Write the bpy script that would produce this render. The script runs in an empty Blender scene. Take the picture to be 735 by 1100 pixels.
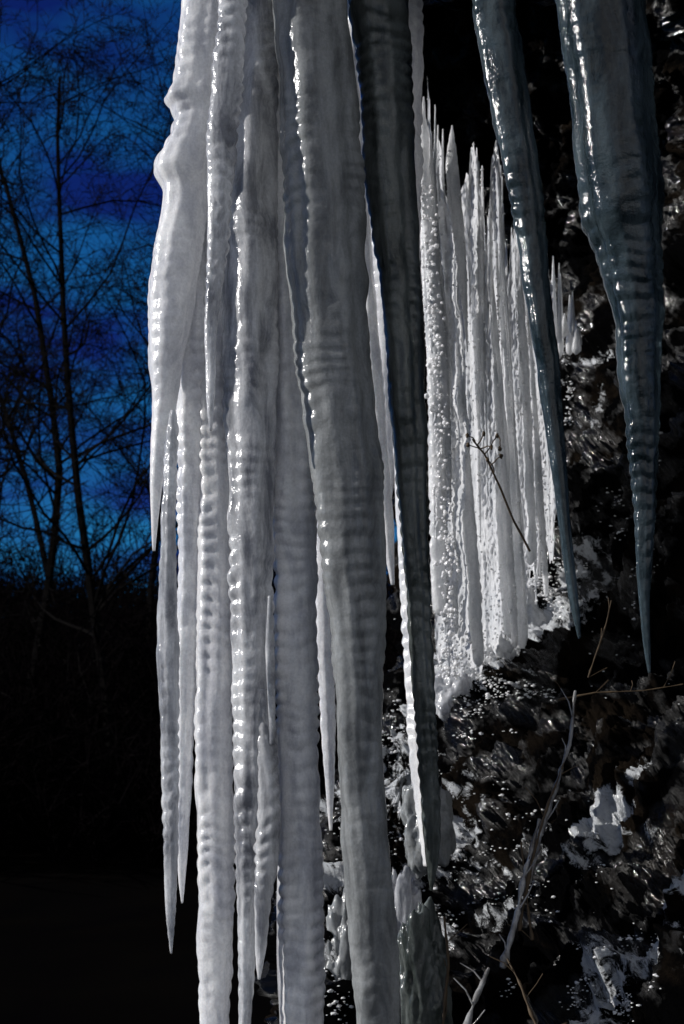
import bpy, math, random
import numpy as np
from mathutils import Vector, Matrix, noise
from mathutils.bvhtree import BVHTree
random.seed(7)
scene = bpy.context.scene
scene.view_settings.view_transform='Standard'
scene.view_settings.look='None'
scene.view_settings.exposure=0

# ---------------------------------------------------------------- camera
F=1500.0
cam_d=bpy.data.cameras.new("camera"); cam=bpy.data.objects.new("camera",cam_d)
scene.collection.objects.link(cam); scene.camera=cam
cam_d.sensor_fit='VERTICAL'; cam_d.sensor_height=24; cam_d.sensor_width=16
cam_d.lens=24*F/1100; cam_d.clip_end=3000; cam_d.clip_start=0.05
CAM=Vector((0,0,1.6))
R=Matrix.Rotation(math.radians(98),3,'X') @ Matrix.Rotation(math.radians(-2.2),3,'Z')
cam.matrix_world=Matrix.Translation(CAM) @ R.to_4x4()
cam_d.dof.use_dof=True; cam_d.dof.focus_distance=4.1; cam_d.dof.aperture_fstop=4.0

def ray(px,py):
    return R @ Vector(((px-367.5)/F, -(py-550)/F, -1.0))
def P(px,py,Y):
    d=ray(px,py); return CAM + d*(Y/d.y)

# ---------------------------------------------------------------- materials
def newmat(name):
    m=bpy.data.materials.new(name); m.use_nodes=True
    nt=m.node_tree; nt.nodes.clear()
    out=nt.nodes.new('ShaderNodeOutputMaterial')
    b=nt.nodes.new('ShaderNodeBsdfPrincipled')
    nt.links.new(b.outputs[0],out.inputs['Surface'])
    return m,nt,b
def N(nt,t,**k):
    n=nt.nodes.new(t)
    for a,v in k.items(): setattr(n,a,v)
    return n
def ice_mat(name,c1,c2,tl,trans,rough,bump=0.4,spk=0.16,sss=0.5,ss=0.03):
    m,nt,b=newmat(name); L=nt.links.new
    out=[n for n in nt.nodes if n.type=='OUTPUT_MATERIAL'][0]
    tc=N(nt,'ShaderNodeTexCoord')
    mp=N(nt,'ShaderNodeMapping'); mp.inputs['Scale'].default_value=(12,12,3.0)
    L(tc.outputs['Object'],mp.inputs['Vector'])
    n1=N(nt,'ShaderNodeTexNoise'); n1.inputs['Scale'].default_value=1.3; n1.inputs['Detail'].default_value=8; n1.inputs['Roughness'].default_value=0.66; n1.inputs['Distortion'].default_value=0.5
    L(mp.outputs[0],n1.inputs['Vector'])
    cr=N(nt,'ShaderNodeValToRGB'); cr.color_ramp.elements[0].position=0.38; cr.color_ramp.elements[1].position=0.60
    cr.color_ramp.elements[0].color=(*c1,1); cr.color_ramp.elements[1].color=(*c2,1)
    L(n1.outputs['Fac'],cr.inputs[0])
    n4=N(nt,'ShaderNodeTexNoise'); n4.inputs['Scale'].default_value=130; n4.inputs['Detail'].default_value=3
    L(tc.outputs['Object'],n4.inputs['Vector'])
    m4=N(nt,'ShaderNodeMapRange'); m4.inputs['From Min'].default_value=0.35; m4.inputs['From Max'].default_value=0.65
    m4.inputs['To Min'].default_value=1-spk*0.55; m4.inputs['To Max'].default_value=1+spk*0.3
    L(n4.outputs['Fac'],m4.inputs['Value'])
    mc=N(nt,'ShaderNodeVectorMath',operation='SCALE'); L(cr.outputs[0],mc.inputs[0]); L(m4.outputs[0],mc.inputs['Scale'])
    L(mc.outputs[0],b.inputs['Base Color'])
    b.inputs['Transmission Weight'].default_value=trans
    b.inputs['IOR'].default_value=1.31
    b.inputs['Specular IOR Level'].default_value=1.0
    b.inputs['Subsurface Weight'].default_value=sss
    b.inputs['Subsurface Radius'].default_value=(0.9,0.97,1.0)
    b.inputs['Subsurface Scale'].default_value=ss
    n2=N(nt,'ShaderNodeTexNoise'); n2.inputs['Scale'].default_value=26; n2.inputs['Detail'].default_value=4; n2.inputs['Roughness'].default_value=0.6
    L(tc.outputs['Object'],n2.inputs['Vector'])
    n3=N(nt,'ShaderNodeTexNoise'); n3.inputs['Scale'].default_value=220; n3.inputs['Detail'].default_value=2
    L(tc.outputs['Object'],n3.inputs['Vector'])
    b1=N(nt,'ShaderNodeBump'); b1.inputs['Strength'].default_value=bump; b1.inputs['Distance'].default_value=0.009
    b2=N(nt,'ShaderNodeBump'); b2.inputs['Strength'].default_value=bump; b2.inputs['Distance'].default_value=0.0015
    L(n2.outputs['Fac'],b1.inputs['Height']); L(n3.outputs['Fac'],b2.inputs['Height'])
    L(b1.outputs[0],b2.inputs['Normal']); L(b2.outputs[0],b.inputs['Normal'])
    mr=N(nt,'ShaderNodeMapRange'); mr.inputs['To Min'].default_value=rough*0.6; mr.inputs['To Max'].default_value=rough*1.5
    L(n2.outputs['Fac'],mr.inputs['Value']); L(mr.outputs[0],b.inputs['Roughness'])
    tr=N(nt,'ShaderNodeBsdfTranslucent'); L(mc.outputs[0],tr.inputs['Color'])
    ms=N(nt,'ShaderNodeMixShader'); ms.inputs[0].default_value=tl
    L(b.outputs[0],ms.inputs[1]); L(tr.outputs[0],ms.inputs[2]); L(ms.outputs[0],out.inputs['Surface'])
    return m
M_white=ice_mat('ice_milky',(0.62,0.63,0.67),(0.97,0.97,0.97),0.3,0.0,0.15)
M_grey =ice_mat('ice_grey',(0.26,0.27,0.30),(0.80,0.81,0.83),0.28,0.2,0.13)
M_mid  =ice_mat('ice_cloudy',(0.18,0.19,0.195),(0.38,0.395,0.40),0.22,0.18,0.15)
M_dark =ice_mat('ice_clear_dark',(0.045,0.055,0.052),(0.18,0.20,0.195),0.2,0.35,0.14)
M_blue =ice_mat('ice_clear_deep',(0.012,0.022,0.028),(0.075,0.105,0.122),0.1,0.4,0.11,0.5)
M_curt =ice_mat('ice_curtain_frosted',(0.66,0.68,0.70),(0.98,0.98,0.98),0.52,0.0,0.13,0.9,0.15,0.0)
M_bead =ice_mat('ice_beads_glassy',(0.97,0.97,0.98),(0.99,0.99,0.99),0.4,0.0,0.08,0.0,0,0)

def rock_mat():
    m,nt,b=newmat('wet_rock_with_ice'); L=nt.links.new
    tc=N(nt,'ShaderNodeTexCoord')
    n1=N(nt,'ShaderNodeTexNoise'); n1.inputs['Scale'].default_value=2.2; n1.inputs['Detail'].default_value=10; n1.inputs['Roughness'].default_value=0.66
    L(tc.outputs['Object'],n1.inputs['Vector'])
    cr=N(nt,'ShaderNodeValToRGB'); e=cr.color_ramp.elements
    e[0].position=0.50; e[0].color=(0.0008,0.0008,0.0011,1); e[1].position=0.82; e[1].color=(0.036,0.026,0.017,1)
    L(n1.outputs['Fac'],cr.inputs[0])
    at=N(nt,'ShaderNodeAttribute'); at.attribute_name='ice'
    n2=N(nt,'ShaderNodeTexNoise'); n2.inputs['Scale'].default_value=15; n2.inputs['Detail'].default_value=10; n2.inputs['Roughness'].default_value=0.78; n2.inputs['Distortion'].default_value=0.8
    L(tc.outputs['Object'],n2.inputs['Vector'])
    ad=N(nt,'ShaderNodeMath',operation='ADD'); L(at.outputs['Fac'],ad.inputs[0]); L(n2.outputs['Fac'],ad.inputs[1])
    r2=N(nt,'ShaderNodeMapRange'); r2.inputs['From Min'].default_value=1.15; r2.inputs['From Max'].default_value=1.24
    L(ad.outputs[0],r2.inputs['Value'])
    mx=N(nt,'ShaderNodeMix',data_type='RGBA'); L(r2.outputs[0],mx.inputs['Factor']); L(cr.outputs[0],mx.inputs['A'])
    mx.inputs['B'].default_value=(0.84,0.87,0.90,1)
    L(mx.outputs['Result'],b.inputs['Base Color'])
    n5=N(nt,'ShaderNodeTexNoise'); n5.inputs['Scale'].default_value=5; n5.inputs['Detail'].default_value=7
    L(tc.outputs['Object'],n5.inputs['Vector'])
    wet=N(nt,'ShaderNodeMapRange'); wet.inputs['From Min'].default_value=0.40; wet.inputs['From Max'].default_value=0.50; wet.inputs['To Min'].default_value=0.10; wet.inputs['To Max'].default_value=0.9
    L(n5.outputs['Fac'],wet.inputs['Value'])
    sp=N(nt,'ShaderNodeMapRange'); sp.inputs['From Min'].default_value=0.40; sp.inputs['From Max'].default_value=0.50; sp.inputs['To Min'].default_value=0.9; sp.inputs['To Max'].default_value=0.02
    L(n5.outputs['Fac'],sp.inputs['Value']); L(sp.outputs[0],b.inputs['Specular IOR Level'])
    rr=N(nt,'ShaderNodeMix',data_type='FLOAT'); L(r2.outputs[0],rr.inputs['Factor']); L(wet.outputs[0],rr.inputs['A']); rr.inputs['B'].default_value=0.15
    L(rr.outputs['Result'],b.inputs['Roughness'])
    n3=N(nt,'ShaderNodeTexNoise'); n3.inputs['Scale'].default_value=34; n3.inputs['Detail'].default_value=9; n3.inputs['Roughness'].default_value=0.78
    L(tc.outputs['Object'],n3.inputs['Vector'])
    bp=N(nt,'ShaderNodeBump'); bp.inputs['Strength'].default_value=1.0; bp.inputs['Distance'].default_value=0.05
    L(n3.outputs['Fac'],bp.inputs['Height']); L(bp.outputs[0],b.inputs['Normal'])
    return m
M_rock=rock_mat()
def plain(name,c1,c2,scale,rough=0.9,spec=0.2):
    m,nt,b=newmat(name); L=nt.links.new
    tc=N(nt,'ShaderNodeTexCoord'); n=N(nt,'ShaderNodeTexNoise'); n.inputs['Scale'].default_value=scale; n.inputs['Detail'].default_value=6
    L(tc.outputs['Object'],n.inputs['Vector'])
    cr=N(nt,'ShaderNodeValToRGB'); cr.color_ramp.elements[0].color=(*c1,1); cr.color_ramp.elements[1].color=(*c2,1)
    L(n.outputs['Fac'],cr.inputs[0]); L(cr.outputs[0],b.inputs['Base Color']); b.inputs['Roughness'].default_value=rough
    b.inputs['Specular IOR Level'].default_value=spec
    return m
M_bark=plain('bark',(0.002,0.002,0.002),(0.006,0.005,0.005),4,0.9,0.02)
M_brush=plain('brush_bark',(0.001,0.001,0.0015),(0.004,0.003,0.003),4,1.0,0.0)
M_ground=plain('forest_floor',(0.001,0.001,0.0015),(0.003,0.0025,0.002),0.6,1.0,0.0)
M_stalk=plain('dead_stalk',(0.03,0.02,0.012),(0.10,0.07,0.04),30,0.6)
M_stalkice=ice_mat('ice_glazed_stalk',(0.08,0.07,0.06),(0.36,0.36,0.36),0.15,0.0,0.15)

def mesh_obj(name,verts,faces,mat,smooth=True):
    me=bpy.data.meshes.new(name); me.from_pydata([tuple(v) for v in verts],[],faces)
    me.materials.append(mat)
    if smooth: me.polygons.foreach_set('use_smooth',[True]*len(me.polygons))
    me.update(); o=bpy.data.objects.new(name,me); scene.collection.objects.link(o); return o

# ---------------------------------------------------------------- icicles
def interp(keys,y):
    for i in range(len(keys)-1):
        a,b=keys[i],keys[i+1]
        if y<=b[0]:
            t=(y-a[0])/(b[0]-a[0]+1e-9)
            p0=keys[max(i-1,0)]; p3=keys[min(i+2,len(keys)-1)]
            res=[]
            for k in (1,2):
                m0=(b[k]-p0[k])/(b[0]-p0[0]+1e-9)*(b[0]-a[0]); m1=(p3[k]-a[k])/(p3[0]-a[0]+1e-9)*(b[0]-a[0])
                t2,t3=t*t,t*t*t
                res.append((2*t3-3*t2+1)*a[k]+(t3-2*t2+t)*m0+(-2*t3+3*t2)*b[k]+(t3-t2)*m1)
            return res
    return [keys[-1][1],keys[-1][2]]
def tube(V,Fc,keys,Y,seed,nseg=40,step=2.6,ridge=1.0,period=0.046,dep=0.95):
    ks=[(k[0],(k[1]+k[2])/2,(k[2]-k[1])/2) for k in keys]
    y0,y1=ks[0][0],ks[-1][0]; n=max(6,int((y1-y0)/step)); base=len(V)
    so=seed*17.31
    for i in range(n+1):
        y=y0+(y1-y0)*i/n; cx,hw=interp(ks,y); hw=max(hw,0.5)
        C=P(cx,y,Y); r=hw*Y/F
        z=C.z
        wob=noise.noise(Vector((so,z*3.1,0)))*0.01
        sx=noise.noise(Vector((so+4,z*9,1)))*min(r*0.12,0.006)
        loc=max(0.22,0.8+1.1*noise.noise(Vector((so,1.3,z*2.6))))
        for j in range(nseg):
            th=2*math.pi*j/nseg; c,s=math.cos(th),math.sin(th)
            ph=z/period*math.pi+1.7*noise.noise(Vector((c*1.0+so,s*1.0,z*4)))+3.6*noise.noise(Vector((so,z*5,3)))
            rip=abs(math.sin(ph))-0.6
            amp=0.5+1.3*noise.noise(Vector((so+c*1.1,s*1.1+9,z*4)))
            a=min(r*0.12,0.0050)*ridge*max(0.06,amp)*loc
            low=noise.noise(Vector((c*1.1+so,s*1.1,z*2.2)))*0.12+noise.noise(Vector((c*1.2+so,s*1.2,z*10)))*0.055*ridge
            flute=noise.noise(Vector((c*2.2+so,s*2.2,z*0.6)))*0.13
            fine=noise.noise(Vector((c*2.4+so,s*2.4,z*30)))*min(0.03*r,0.0013)
            rr=r*(1+low+flute)+rip*a+fine
            V.append(Vector((C.x+sx+c*rr,C.y+wob+s*rr*dep,C.z)))
    for i in range(n):
        for j in range(nseg):
            a=base+i*nseg+j; b=base+i*nseg+(j+1)%nseg
            Fc.append((a,a+nseg,b+nseg,b))
    Fc.append(tuple(base+j for j in range(nseg)))
    Fc.append(tuple(base+n*nseg+j for j in range(nseg))[::-1])
def icicle(keys,Y,mat,seed,**k):
    V=[];Fc=[]; keys=list(keys)
    if keys[0][0]<-90:
        a,b=keys[0],keys[1]; keys[0]=(-330,a[1]-8,a[2]+8)
    tube(V,Fc,keys,Y,seed,**k)
    return mesh_obj('icicle',V,Fc,mat)

icicle([(-170,200,270),(0,193,250),(60,188,246),(95,184,242),(105,177,240),(125,187,238),(150,180,235),(180,166,228),(205,176,225),(240,170,222),(290,160,215),(350,158,206),(430,162,190),(500,161,178),(550,162,171),(592,164,167)],4.12,M_white,1,ridge=1.1,nseg=56)
icicle([(-170,215,290),(0,215,285),(150,205,262),(300,190,250),(400,186,240),(450,188,226),(520,190,220),(600,191,217),(700,188,212),(800,190,208),(900,190,203),(940,192,200),(970,195,197)],4.22,M_white,2,ridge=1.4)
icicle([(-170,235,300),(150,215,290),(300,214,270),(400,212,250),(480,214,246),(600,214,250),(700,211,251),(800,210,250),(900,212,252),(1000,213,250),(1100,215,246),(1250,222,238),(1300,229,231)],4.2,M_white,3,ridge=1.7)
icicle([(440,183,188),(455,180,191),(500,176,190),(600,172,189),(700,168,192),(760,172,192),(850,175,192),(930,177,190),(985,179,188),(1024,183,185)],4.0,M_grey,4,ridge=2.4,nseg=32,period=0.042)
icicle([(-170,232,272),(0,234,266),(60,229,262),(100,225,260),(150,222,256),(200,224,252),(260,224,247),(320,221,238),(360,220,234),(400,221,232),(440,222,230),(463,225,228)],3.9,M_grey,5,ridge=2.4,nseg=36,period=0.045)
icicle([(-170,258,315),(0,262,303),(100,250,300),(200,243,300),(300,240,300),(400,240,298),(500,245,296),(600,247,294),(700,249,293),(800,251,292),(900,252,285),(1000,256,276),(1100,257,270),(1200,262,266)],4.12,M_grey,6,ridge=1.7,nseg=56)
icicle([(740,278,290),(800,276,298),(860,278,302),(920,274,299),(980,274,290),(1030,275,284),(1052,277,280)],4.08,M_grey,7,ridge=2.6,nseg=32)
icicle([(-170,290,318),(0,288,316),(150,280,322),(300,282,330),(400,288,336),(500,290,340),(600,293,342),(700,296,343),(800,298,344),(900,300,346),(1000,302,348),(1100,305,349),(1250,315,345),(1350,328,332)],4.18,M_white,8,ridge=1.9,nseg=48)
icicle([(640,288,292),(700,285,295),(760,288,296),(800,290,295)],4.05,M_grey,9,ridge=2,nseg=24)
icicle([(-170,280,370),(0,290,374),(100,297,384),(200,303,389),(300,310,391),(400,321,399),(500,335,408),(600,345,411),(700,358,412),(800,364,411),(900,369,418),(1000,376,425),(1100,385,428),(1250,398,424),(1330,410,414)],3.95,M_mid,10,nseg=80,ridge=1.4,dep=0.85)
icicle([(-170,360,432),(0,374,440),(100,386,445),(200,392,448),(300,405,450),(400,415,455),(500,425,458),(600,434,461),(700,441,465),(800,449,470),(880,455,474),(920,458,472),(957,462,465)],4.05,M_dark,11,nseg=56,ridge=1.4)
icicle([(-100,370,400),(80,374,386),(130,374,392),(200,378,396),(300,384,402),(400,390,411),(500,402,419),(570,410,423),(628,420,424)],4.6,M_white,12,nseg=32)
icicle([(-60,395,420),(200,392,424),(400,396,434),(460,400,432),(520,408,424),(560,414,418)],4.9,M_white,18,nseg=32,ridge=1.4)
icicle([(-100,400,450),(300,415,452),(500,424,450),(600,428,448),(700,434,458),(800,440,466),(860,446,468),(930,455,466)],4.7,M_white,13,nseg=32,ridge=1.8)
icicle([(440,335,350),(560,339,354),(700,341,359),(760,344,360),(820,348,360),(892,354,357)],4.5,M_white,14,nseg=28,ridge=1.5)
icicle([(700,296,315),(900,299,316),(1000,297,314),(1100,300,312),(1180,304,308)],4.6,M_grey,15,nseg=28)
icicle([(-170,480,545),(0,505,555),(50,512,562),(100,522,569),(200,545,581),(300,561,590),(400,577,601),(500,592,609),(560,600,613),(600,605,617),(650,613,622),(686,621,624)],3.7,M_blue,16,nseg=56,ridge=1.0)
icicle([(-170,560,690),(0,595,694),(60,603,700),(100,610,702),(180,617,711),(230,624,713),(260,638,713),(300,649,713),(350,660,713),(400,664,711),(450,671,708),(500,676,706),(550,681,704),(600,683,701),(650,687,698),(690,691,699),(723,696,699)],3.6,M_blue,17,nseg=72,ridge=0.9)

# ---------------------------------------------------------------- cliff
rows=[-900,-400,-180,0,200,400,600,760,900,1100,1500,2300]
cols=[None,345,450,600,750,1000,1500,2400]
edge=[420,400,400,420,430,440,445,430,352,338,330,300]
Yt=[[4.2,4.2,4.2,4.1,3.8,3.2,2.4],
    [4.8,4.8,4.7,4.5,4.1,3.5,2.5],
    [6.2,6.2,6.1,5.7,5.1,4.0,2.8],
    [8,8,7.5,6.6,5.6,4.4,3.2],
    [8.8,8.8,8.3,7.3,6.0,4.8,3.4],
    [8.9,8.8,8.2,6.9,5.6,4.6,3.3],
    [8.4,8.2,6.9,6.0,5.0,4.2,3.1],
    [7.4,6.9,5.9,5.2,4.4,3.7,2.8],
    [6.4,6.0,5.1,4.5,3.9,3.2,2.6],
    [5.5,5.0,4.3,3.9,3.2,2.6,2.2],
    [4.2,3.9,3.4,3.0,2.5,2.1,1.8],
    [3.0,2.9,2.6,2.3,2.0,1.7,1.5]]
ctrl=np.zeros((len(rows),len(cols)+1,3))
for i,rw in enumerate(rows):
    pts=[]
    p=P(edge[i]+60,rw,11); p2=P(edge[i]+90,rw,22)
    pts.append(p2); pts.append(p)
    for j,c in enumerate(cols[1:]):
        pxx=edge[i] if j==0 else max(c,edge[i]+25)
        pts.append(P(pxx,rw,Yt[i][j]))
    for j,q in enumerate(pts): ctrl[i,j]=q[:]
def cr1(A,t):
    n=A.shape[0]; i=np.clip(np.floor(t).astype(int),0,n-2); f=(t-i)[:,None,None]
    g=lambda k:A[np.clip(k,0,n-1)]
    p0,p1,p2,p3=g(i-1),g(i),g(i+1),g(i+2)
    return 0.5*((2*p1)+(-p0+p2)*f+(2*p0-5*p1+4*p2-p3)*f**2+(-p0+3*p1-3*p2+p3)*f**3)
NR,NC=760,560
tr=np.interp(np.linspace(0,1,NR),[0,0.08,0.95,1],[0,1.8,9.3,11])
tcn=np.interp(np.linspace(0,1,NC),[0,0.06,0.15,0.88,1],[0,1.2,2,5.0,8])
S=cr1(ctrl,tr); S=np.transpose(cr1(np.transpose(S,(1,0,2)),tcn),(1,0,2))
du=np.gradient(S,axis=1); dv=np.gradient(S,axis=0)
nn=np.cross(dv,du); nn/=np.linalg.norm(nn,axis=2,keepdims=True)+1e-9
if (nn[NR//2,NC//2]*np.array([0,-1,0])).sum()<0: nn=-nn
ice=np.zeros((NR,NC))
def zone(px,py,Y,r,s): return (P(px,py,Y),r,s)
zones=[zone(650,900,4.7,0.17,0.86),zone(700,850,4.6,0.14,0.82),zone(590,640,6.6,0.45,0.42),zone(640,1060,4.1,0.4,0.38),
       zone(520,740,6.6,0.5,0.58),zone(420,860,6.2,0.5,0.50),zone(400,1020,5.4,0.4,0.5),zone(540,960,5.0,0.35,0.32),
       zone(700,640,5.7,0.3,0.30),zone(620,420,7.6,0.5,0.34),zone(730,980,4.0,0.3,0.44),zone(480,880,5.6,0.3,0.38)]
for i in range(NR):
    for j in range(NC):
        p=Vector(S[i,j])
        d=noise.fractal(p*1.1,1.0,2.0,3)*0.28
        f=noise.fractal(p*4.5+Vector((7,3,1)),0.8,2.1,8)*0.14
        rg=(1-abs(noise.noise(p*3.3+Vector((2,9,4)))))**2*0.12
        m=0
        for c,r,s in zones:
            q=(p-c).length/r
            if q<2: m+=s*math.exp(-q*q*1.2)
        m=min(m,0.86)
        m2=m+noise.noise(p*6.0+Vector((31,0,0)))*0.30+noise.noise(p*22.0+Vector((3,0,8)))*0.24
        ice[i,j]=m2+0.22
        h=d*0.6+f+rg+max(0,min(1,(m2-0.3)*3))*0.012
        S[i,j]+=nn[i,j]*h
V=S.reshape(-1,3)
idx=np.arange(NR*NC).reshape(NR,NC)
Fq=np.stack([idx[:-1,:-1],idx[:-1,1:],idx[1:,1:],idx[1:,:-1]],-1).reshape(-1,4)
me=bpy.data.meshes.new('rock_cliff'); me.from_pydata(V.tolist(),[],Fq.tolist()); me.materials.append(M_rock)
me.polygons.foreach_set('use_smooth',[True]*len(me.polygons))
at=me.attributes.new('ice','FLOAT','POINT'); at.data.foreach_set('value',ice.reshape(-1))
me.update(); cliff=bpy.data.objects.new('rock_cliff',me); scene.collection.objects.link(cliff)
bvh=BVHTree.FromPolygons([tuple(v) for v in V],Fq.tolist())
def hit(px,py):
    d=ray(px,py).normalized(); l,n,_,_=bvh.ray_cast(CAM,d)
    if l is None: return None,None
    if n.dot(d)>0: n=-n
    return l,n

Vl=[];Fl=[];n1,n2=90,40
for i in range(n1+1):
    for j in range(n2):
        x=-0.75+i/n1*3.4; th=2*math.pi*j/n2
        cy=4.5; cz=4.78+0.05*x
        e=math.sqrt(max(0.0,1-max(0,(0.12-i/n1)/0.12)**2))
        p=Vector((x,cy+math.cos(th)*1.15*e,cz+math.sin(th)*0.55*e))
        p+=Vector((0,math.cos(th),math.sin(th)))*noise.fractal(p*2.5,1,2,5)*0.12
        Vl.append(p)
for i in range(n1):
    for j in range(n2):
        Fl.append((i*n2+j,i*n2+(j+1)%n2,(i+1)*n2+(j+1)%n2,(i+1)*n2+j))
Fl.append(tuple(range(n2))); Fl.append(tuple(n1*n2+j for j in range(n2)))
mesh_obj('rock_overhang',Vl,Fl,M_rock)

# ---------------------------------------------------------------- ice curtain
V=[];Fc=[];beads=[]
random.seed(21)
def lerp(a,b,t): return a+(b-a)*t
def ctop(px): return np.interp(px,[440,455,480,520,560,590,625],[90,120,150,185,240,285,345])
def cbot(px): return np.interp(px,[440,455,480,520,560,590,625],[560,690,745,720,660,570,400])
def cY(px): return np.interp(px,[440,500,560,625],[5.6,5.9,6.5,7.3])
bs=len(V); nu,nv=240,240
for i in range(nu+1):
    px=lerp(458,590,i/nu)
    for j in range(nv+1):
        t=j/nv; a=ctop(px)+25+110*noise.noise(Vector((px*0.08,0,0)))+30*noise.noise(Vector((px*0.35,4,0))); b=cbot(px)-15+70*noise.noise(Vector((px*0.09,5,0)))
        Y=cY(px)+0.02; q=P(px+t*8,lerp(a,b,t),Y)
        q.y-=0.20*abs(noise.noise(Vector((q.x*5,0,q.z*0.6))))+0.07*abs(noise.noise(Vector((q.x*17,2,q.z*1.2))))+0.05*noise.noise(Vector((q.x*7,3,q.z*6)))+0.014*noise.noise(q*45)
        V.append(q)
        if random.random()<0.012: beads.append((q+Vector((0,-0.01,0)),random.uniform(0.002,0.005)))
for i in range(nu):
    for j in range(nv):
        a=bs+i*(nv+1)+j; Fc.append((a,a+1,a+nv+2,a+nv+1))
pxs=[]
for k in range(40):
    c=random.choice([452,462,471,483,492,505,520,534,549,563,577,590])+random.gauss(0,4)
    pxs.append(c)
for k,px in enumerate(pxs):
    a=ctop(px)+random.choice([-25,-5,10,60,140])*random.uniform(.5,1.3); full=random.random()<0.5 and px<592
    b=cbot(px)+random.uniform(-60,5) if full else lerp(a,cbot(px),random.uniform(0.2,0.85))
    w=random.choice([2.2,3.0,5.0,8.0,12.0])*random.uniform(.8,1.2)*(1.0 if px<555 else 0.6); lean=(b-a)*random.uniform(0.0,0.07)
    Y=cY(px)-random.uniform(-0.02,0.12)
    if full:
        keys=[(a,px-0.6,px+0.6),(a+(b-a)*.15,px-w*.45,px+w*.45),(a+(b-a)*.45,px+lean*.4-w*.9,px+lean*.4+w*.9),(a+(b-a)*.8,px+lean*.8-w,px+lean*.8+w),(b-6,px+lean-w*0.8,px+lean+w*0.8),(b,px+lean-1,px+lean+1)]
    else:
        keys=[(a,px-0.8,px+0.8),(a+(b-a)*.2,px-w*.6,px+w*.6),(a+(b-a)*.6,px+lean*.6-w*.45,px+lean*.6+w*.45),(b,px+lean-0.5,px+lean+0.5)]
    tube(V,Fc,keys,Y,100+k,nseg=20,step=3.5,ridge=2.6,period=0.05)
    if random.random()<0.6:
        ks=[(q[0],(q[1]+q[2])/2,(q[2]-q[1])/2) for q in keys]
        for _ in range(random.randint(15,70)):
            t=random.random()**0.8; i=lerp(a,b,t); c,h=interp(ks,i)
            q=P(c+random.choice([-1,-1,1])*h*random.uniform(0.6,0.95),i,Y-0.01-h/F*Y*0.5); beads.append((q,random.uniform(0.003,0.006)))
for _ in range(520):
    y=random.uniform(200,725); x=lerp(456,486,max(0,(y-150)/570))+random.gauss(0,5)
    beads.append((P(x,y,5.58+random.uniform(-.08,.06)),random.choice([1,1,1.5])*random.uniform(0.003,0.0075)))
for _ in range(300):
    px=random.uniform(470,590); y=cbot(px)-abs(random.gauss(0,50)); beads.append((P(px,y,cY(px)-random.uniform(0.05,0.25)),random.uniform(0.0025,0.007)))
for k in range(9):
    px=592+k*4+random.uniform(-2,2); a=285+k*8+random.uniform(-20,20); b=388-random.uniform(0,30); w=random.uniform(2,5)
    tube(V,Fc,[(a,px-.5,px+.5),(a+(b-a)*.5,px-w*.7,px+w*.7),(b-4,px-w,px+w),(b,px-1,px+1)],7.3+random.uniform(-.1,.1),300+k,nseg=14,step=3.5,ridge=2)
curtain=mesh_obj('ice_curtain',V,Fc,M_curt)

import bmesh
tmp=bmesh.new(); bmesh.ops.create_icosphere(tmp,subdivisions=2,radius=1); tmp.verts.ensure_lookup_table()
iv=[v.co.copy() for v in tmp.verts]; ifc=[tuple(v.index for v in f.verts) for f in tmp.faces]; tmp.free()
def lump(V,Fc,c,r,sd,sq=(1,1,1)):
    b=len(V)
    for v in iv:
        k=1+0.7*noise.noise(v*1.4+Vector((sd,0,0)))
        V.append(Vector((c.x+v.x*r*k*sq[0],c.y+v.y*r*k*sq[1],c.z+v.z*r*k*sq[2])))
    for f in ifc: Fc.append(tuple(b+i for i in f))
V=[];Fc=[]
for c,r in beads: lump(V,Fc,c,r,random.random()*90)
bd=mesh_obj('frost_beads',V,Fc,M_bead); bd.parent=curtain

V=[];Fc=[]
random.seed(5)
spots=[(520,745,55,30,320),(420,850,60,90,480),(380,1010,45,90,200),(590,620,28,50,240),(480,960,60,60,120),(610,400,12,45,110),(560,900,60,80,80),(650,1040,60,50,170),(680,600,40,120,90),(600,800,100,150,70)]
for sx,sy,rx,ry,n in spots:
    cl=[(random.gauss(sx,rx*0.6),random.gauss(sy,ry*0.6)) for _ in range(max(3,n//10))]
    for _ in range(n):
        c=random.choice(cl); l,nr=hit(random.gauss(c[0],rx*0.13),random.gauss(c[1],ry*0.11))
        if l is None or l.y>9: continue
        lump(V,Fc,l+nr*0.001,random.choice([1,1,1,1,2])*random.uniform(0.0018,0.0048)*(l.y/6),random.random()*90,(1.3,1.0,0.7))
mesh_obj('frozen_splash_drops',V,Fc,M_bead)

def mound(px,py,Y,rx,ry,seed,mat,dep=0.8,sub=5):
    bm=bmesh.new(); bmesh.ops.create_icosphere(bm,subdivisions=sub,radius=1)
    c=P(px,py,Y); sx=rx*Y/F; sz=ry*Y/F
    for v in bm.verts:
        n=v.co.copy(); k=1+0.4*noise.noise(n*1.5+Vector((seed,0,0)))+0.2*noise.noise(n*4+Vector((seed,0,0)))+0.1*noise.noise(n*11+Vector((seed,0,0)))
        v.co=c+Vector((n.x*sx*k,n.y*min(sx,sz)*dep*k,n.z*sz*k))
    me=bpy.data.meshes.new('ice_mound'); bm.to_mesh(me); bm.free(); me.materials.append(mat)
    me.polygons.foreach_set('use_smooth',[True]*len(me.polygons))
    o=bpy.data.objects.new('ice_mound',me); scene.collection.objects.link(o)
mound(458,885,5.2,26,52,1,M_mid)
mound(430,1030,4.9,26,95,2,M_grey)
mound(455,1060,4.5,28,78,3,M_dark)
mound(372,1060,5.2,26,80,4,M_mid)
mound(520,712,6.2,36,26,5,M_curt)
mound(485,752,6.1,26,30,6,M_grey)
mound(560,665,6.6,24,32,7,M_curt)

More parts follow.
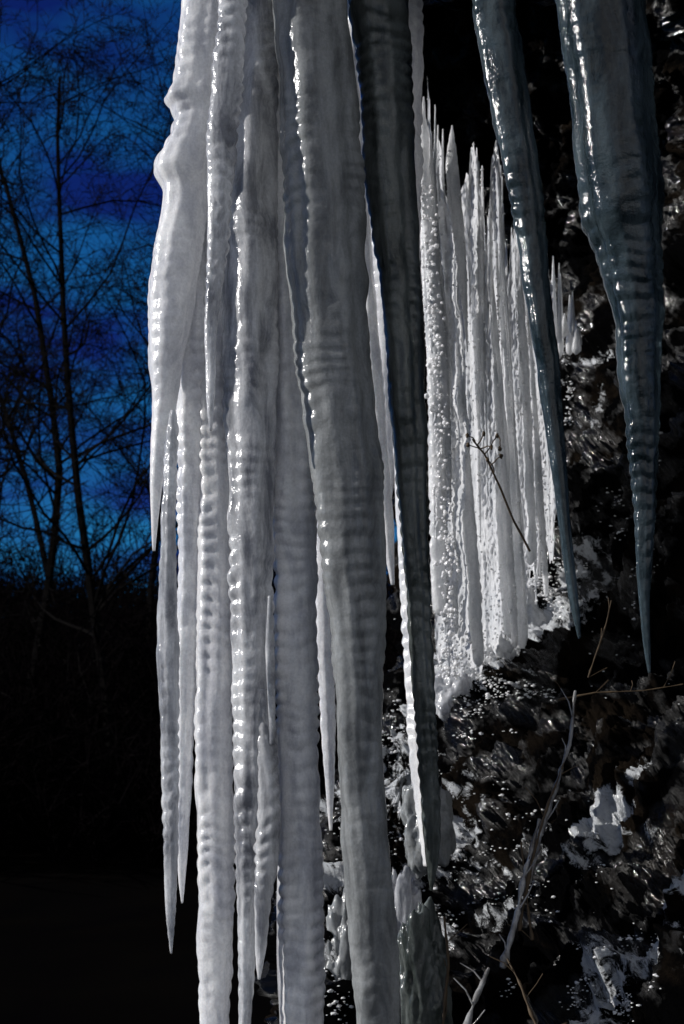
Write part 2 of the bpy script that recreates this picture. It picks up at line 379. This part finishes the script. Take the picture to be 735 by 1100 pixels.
# ---------------------------------------------------------------- stalks / weeds
def stick(V,Fc,pts,r0,r1,ns=7,jit=0.0):
    b=len(V); n=len(pts)
    for i,p in enumerate(pts):
        d=(pts[min(i+1,n-1)]-pts[max(i-1,0)]).normalized()
        a=d.cross(Vector((0.3,1,0.2))).normalized(); c=d.cross(a)
        r=lerp(r0,r1,i/(n-1))*(1+jit*noise.noise(p*40))
        for j in range(ns):
            th=2*math.pi*j/ns; V.append(p+a*math.cos(th)*r+c*math.sin(th)*r)
    for i in range(n-1):
        for j in range(ns):
            Fc.append((b+i*ns+j,b+i*ns+(j+1)%ns,b+(i+1)*ns+(j+1)%ns,b+(i+1)*ns+j))
def path(kp,Y0,Y1,sub=10):
    out=[];n=len(kp)
    for i in range(n-1):
        for k in range(sub):
            t=k/sub; u=(i+t)/(n-1)
            out.append(P(lerp(kp[i][0],kp[i+1][0],t)+noise.noise(Vector((i+t,Y0,0)))*2,lerp(kp[i][1],kp[i+1][1],t),lerp(Y0,Y1,u)))
    out.append(P(*kp[-1],Y1)); return out
V=[];Fc=[]
stick(V,Fc,path([(568,592),(552,560),(536,522),(520,488),(508,472)],5.5,5.2),0.005,0.0035)
random.seed(3)
for a,b in [((520,488),(534,468)),((520,488),(503,478)),((512,478),(520,466)),((526,500),(538,490)),((516,482),(528,480)),((530,508),(524,494)),((510,476),(502,468)),((534,468),(537,482))]:
    stick(V,Fc,path([a,((a[0]+b[0])/2+2,(a[1]+b[1])/2-2),b],5.25,5.2,4),0.003,0.002,5)
    lump(V,Fc,P(b[0],b[1],5.2),0.007,random.random()*50,(1,1,1.4))
mesh_obj('dried_weed',V,Fc,M_stalk)
for kp,Y0,Y1,r,mat in [([(619,742),(612,800),(596,850),(580,900),(566,950)],4.3,4.1,0.008,M_stalkice),
   ([(580,880),(566,930),(556,980),(540,1040)],4.1,3.95,0.008,M_stalkice),
   ([(612,806),(590,860),(570,930),(558,1000)],4.25,4.0,0.005,M_stalk),
   ([(657,645),(645,690),(632,728)],4.9,4.8,0.003,M_stalk),
   ([(735,735),(690,742),(640,744),(600,752)],4.6,4.7,0.003,M_stalk),
   ([(525,1040),(512,1070),(500,1110)],3.9,3.8,0.008,M_stalkice),
   ([(545,1030),(560,1060),(580,1110)],3.9,3.8,0.004,M_stalk),
   ([(560,905),(566,960),(572,1010)],4.1,4.0,0.004,M_stalk),
   ([(478,985),(482,1040),(476,1100)],4.2,4.1,0.005,M_stalk)]:
    V=[];Fc=[]; pp=path(kp,Y0,Y1,12); stick(V,Fc,pp,r*0.5,r*1.2,8,0.9)
    for q in pp[6::9]:
        e=q+Vector((random.uniform(-.07,.07),random.uniform(-.03,.03),random.uniform(0.02,.09)))
        stick(V,Fc,[q,(q+e)/2+Vector((0.006,0,0.004)),e],r*0.35,0.0015,5)
    mesh_obj('dead_stalk',V,Fc,mat)

# ---------------------------------------------------------------- terrain
def hz(x,y):
    z=-1.5
    d=max(0,min(1,(y-22)/40)); z+= d*d*(3-2*d)*7.0
    z+=noise.fractal(Vector((x*0.04,y*0.04,0)),1,2,4)*1.6*min(1,max(0,y)/15)
    z+= max(0,min(1,(-x-25)/80))*4 + max(0,min(1,(y-70)/400))*6
    return z
V=[];Fc=[]
xs=np.concatenate([np.linspace(-900,-70,20),np.linspace(-66,40,110),np.linspace(50,900,20)])
ys=np.concatenate([np.linspace(-400,-12,12),np.linspace(-10,80,120),np.linspace(90,1500,24)])
for x in xs:
    for y in ys: V.append(Vector((x,y,hz(x,y))))
ny=len(ys)
for i in range(len(xs)-1):
    for j in range(ny-1):
        a=i*ny+j; Fc.append((a,a+ny,a+ny+1,a+1))
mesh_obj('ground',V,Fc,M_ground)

# ---------------------------------------------------------------- bare trees
def branch(V,Fc,p,d,L,r,lvl,rng,droop):
    n=[12,8,6,4,3][lvl]; pts=[p.copy()]; q=p.copy(); dd=d.copy(); w=[.06,.17,.2,.22,.2][lvl]
    for i in range(n):
        dd=(dd+Vector((rng.gauss(0,w),rng.gauss(0,w),rng.gauss(0,w*.7)+droop))).normalized()
        q=q+dd*L/n; pts.append(q.copy())
    stick(V,Fc,pts,r,r*0.3,6 if lvl<2 else 3)
    if lvl>=4: return
    cnt=[30,9,6,3][lvl]
    for k in range(cnt):
        t=rng.uniform(0.2 if lvl==0 else 0.12,1.0); i=min(int(t*n),n-1)
        b=pts[i].lerp(pts[i+1],t*n-i)
        ax=(pts[i+1]-pts[i]).normalized()
        s=ax.cross(Vector((rng.gauss(0,1),rng.gauss(0,1),rng.gauss(0,1)))).normalized()
        nd=(ax*rng.uniform(0.25,0.8)+s*rng.uniform(0.6,1.0)).normalized()
        rl=rng.uniform(0.2,0.45) if lvl==0 else rng.uniform(0.3,0.55)
        branch(V,Fc,b,nd,L*rl*(1.1-0.4*t),max(0.009,r*(1-0.6*t)*(0.36 if lvl==0 else 0.48)),lvl+1,rng,0.02)
def tree(px,Y,H,seed,r,lean=0):
    rng=random.Random(seed); b=P(px,760,Y); b.z=hz(b.x,b.y)-0.3
    V=[];Fc=[]; branch(V,Fc,b,Vector((lean,0,1)).normalized(),H,r,0,rng,0)
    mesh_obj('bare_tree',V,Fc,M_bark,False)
tree(118,30,17,1,0.13,-0.09)
tree(15,34,18,2,0.14,0.05)
tree(165,40,19,3,0.13,-0.05)
tree(-70,28,16,14,0.15,0.04)
tree(70,50,19,5,0.14,-0.04)
tree(230,45,17,8,0.14,-0.1)
V=[];Fc=[]; rng=random.Random(9)
for k in range(1000):
    y=rng.uniform(26,62); x=rng.uniform(-17,2)*y/45
    b=Vector((x,y,hz(x,y)-0.1)); H=rng.uniform(1.0,3.2)+ (4.0*rng.random() if rng.random()<.25 else 0)
    for s in range(5):
        d=Vector((rng.gauss(0,.35),rng.gauss(0,.35),1)).normalized()
        L=H*rng.uniform(.6,1); pts=[b]; q=b
        for i in range(4):
            d=(d+Vector((rng.gauss(0,.15),rng.gauss(0,.15),0))).normalized(); q=q+d*L/4; pts.append(q)
        stick(V,Fc,pts,0.035,0.010,3)
        for t in range(8):
            a=pts[rng.randint(1,4)]; e=a+Vector((rng.gauss(0,.5),rng.gauss(0,.5),rng.uniform(0,.8)))
            stick(V,Fc,[a,(a+e)/2,e],0.02,0.007,3)
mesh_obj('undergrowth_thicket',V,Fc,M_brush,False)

# ---------------------------------------------------------------- light
Sdir=Vector((-0.88,-0.02,0.36)).normalized()
sd=bpy.data.lights.new('sun','SUN'); sd.energy=5.0; sd.angle=math.radians(0.5); sd.color=(1.0,0.97,0.93)
so=bpy.data.objects.new('sun',sd); scene.collection.objects.link(so)
so.rotation_euler=Sdir.to_track_quat('Z','Y').to_euler()
w=bpy.data.worlds.new("World"); scene.world=w; w.use_nodes=True; nt=w.node_tree; nt.nodes.clear(); L=nt.links.new
out=N(nt,'ShaderNodeOutputWorld'); bg=N(nt,'ShaderNodeBackground'); sky=N(nt,'ShaderNodeTexSky'); sky.sky_type='NISHITA'; sky.sun_disc=False
sky.sun_elevation=math.asin(Sdir.z); sky.sun_rotation=math.atan2(Sdir.x,Sdir.y); sky.ozone_density=3.0; sky.air_density=1.0; sky.dust_density=0.2
tc=N(nt,'ShaderNodeTexCoord'); mp=N(nt,'ShaderNodeMapping'); mp.inputs['Scale'].default_value=(1,1,3); L(tc.outputs['Generated'],mp.inputs['Vector'])
cn=N(nt,'ShaderNodeTexNoise'); cn.inputs['Scale'].default_value=8; cn.inputs['Detail'].default_value=7; L(mp.outputs[0],cn.inputs['Vector'])
cr=N(nt,'ShaderNodeValToRGB'); e=cr.color_ramp.elements; e[0].position=0.4; e[0].color=(0.07,0.16,0.75,1); e[1].position=0.62; e[1].color=(0.11,0.75,1.4,1)
L(cn.outputs['Fac'],cr.inputs[0])
mx=N(nt,'ShaderNodeMix',data_type='RGBA',blend_type='MULTIPLY'); mx.inputs['Factor'].default_value=1
L(sky.outputs[0],mx.inputs['A']); L(cr.outputs[0],mx.inputs['B'])
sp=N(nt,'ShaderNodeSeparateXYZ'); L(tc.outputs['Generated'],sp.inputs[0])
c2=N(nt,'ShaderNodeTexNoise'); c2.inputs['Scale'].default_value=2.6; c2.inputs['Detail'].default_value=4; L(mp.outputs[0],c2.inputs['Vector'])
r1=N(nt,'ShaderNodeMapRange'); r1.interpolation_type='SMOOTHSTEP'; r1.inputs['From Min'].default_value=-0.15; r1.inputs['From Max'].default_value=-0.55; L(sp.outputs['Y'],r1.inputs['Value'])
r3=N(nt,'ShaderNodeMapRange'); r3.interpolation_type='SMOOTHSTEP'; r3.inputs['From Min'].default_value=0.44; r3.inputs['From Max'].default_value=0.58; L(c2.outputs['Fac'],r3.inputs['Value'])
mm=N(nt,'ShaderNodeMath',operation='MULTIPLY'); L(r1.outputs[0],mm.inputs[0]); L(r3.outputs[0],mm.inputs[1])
m3=N(nt,'ShaderNodeMix',data_type='RGBA'); L(mm.outputs[0],m3.inputs['Factor']); L(mx.outputs['Result'],m3.inputs['A']); m3.inputs['B'].default_value=(18,18,17.5,1)  # unseen white cloud bank behind the camera, added as soft neutral frontal fill
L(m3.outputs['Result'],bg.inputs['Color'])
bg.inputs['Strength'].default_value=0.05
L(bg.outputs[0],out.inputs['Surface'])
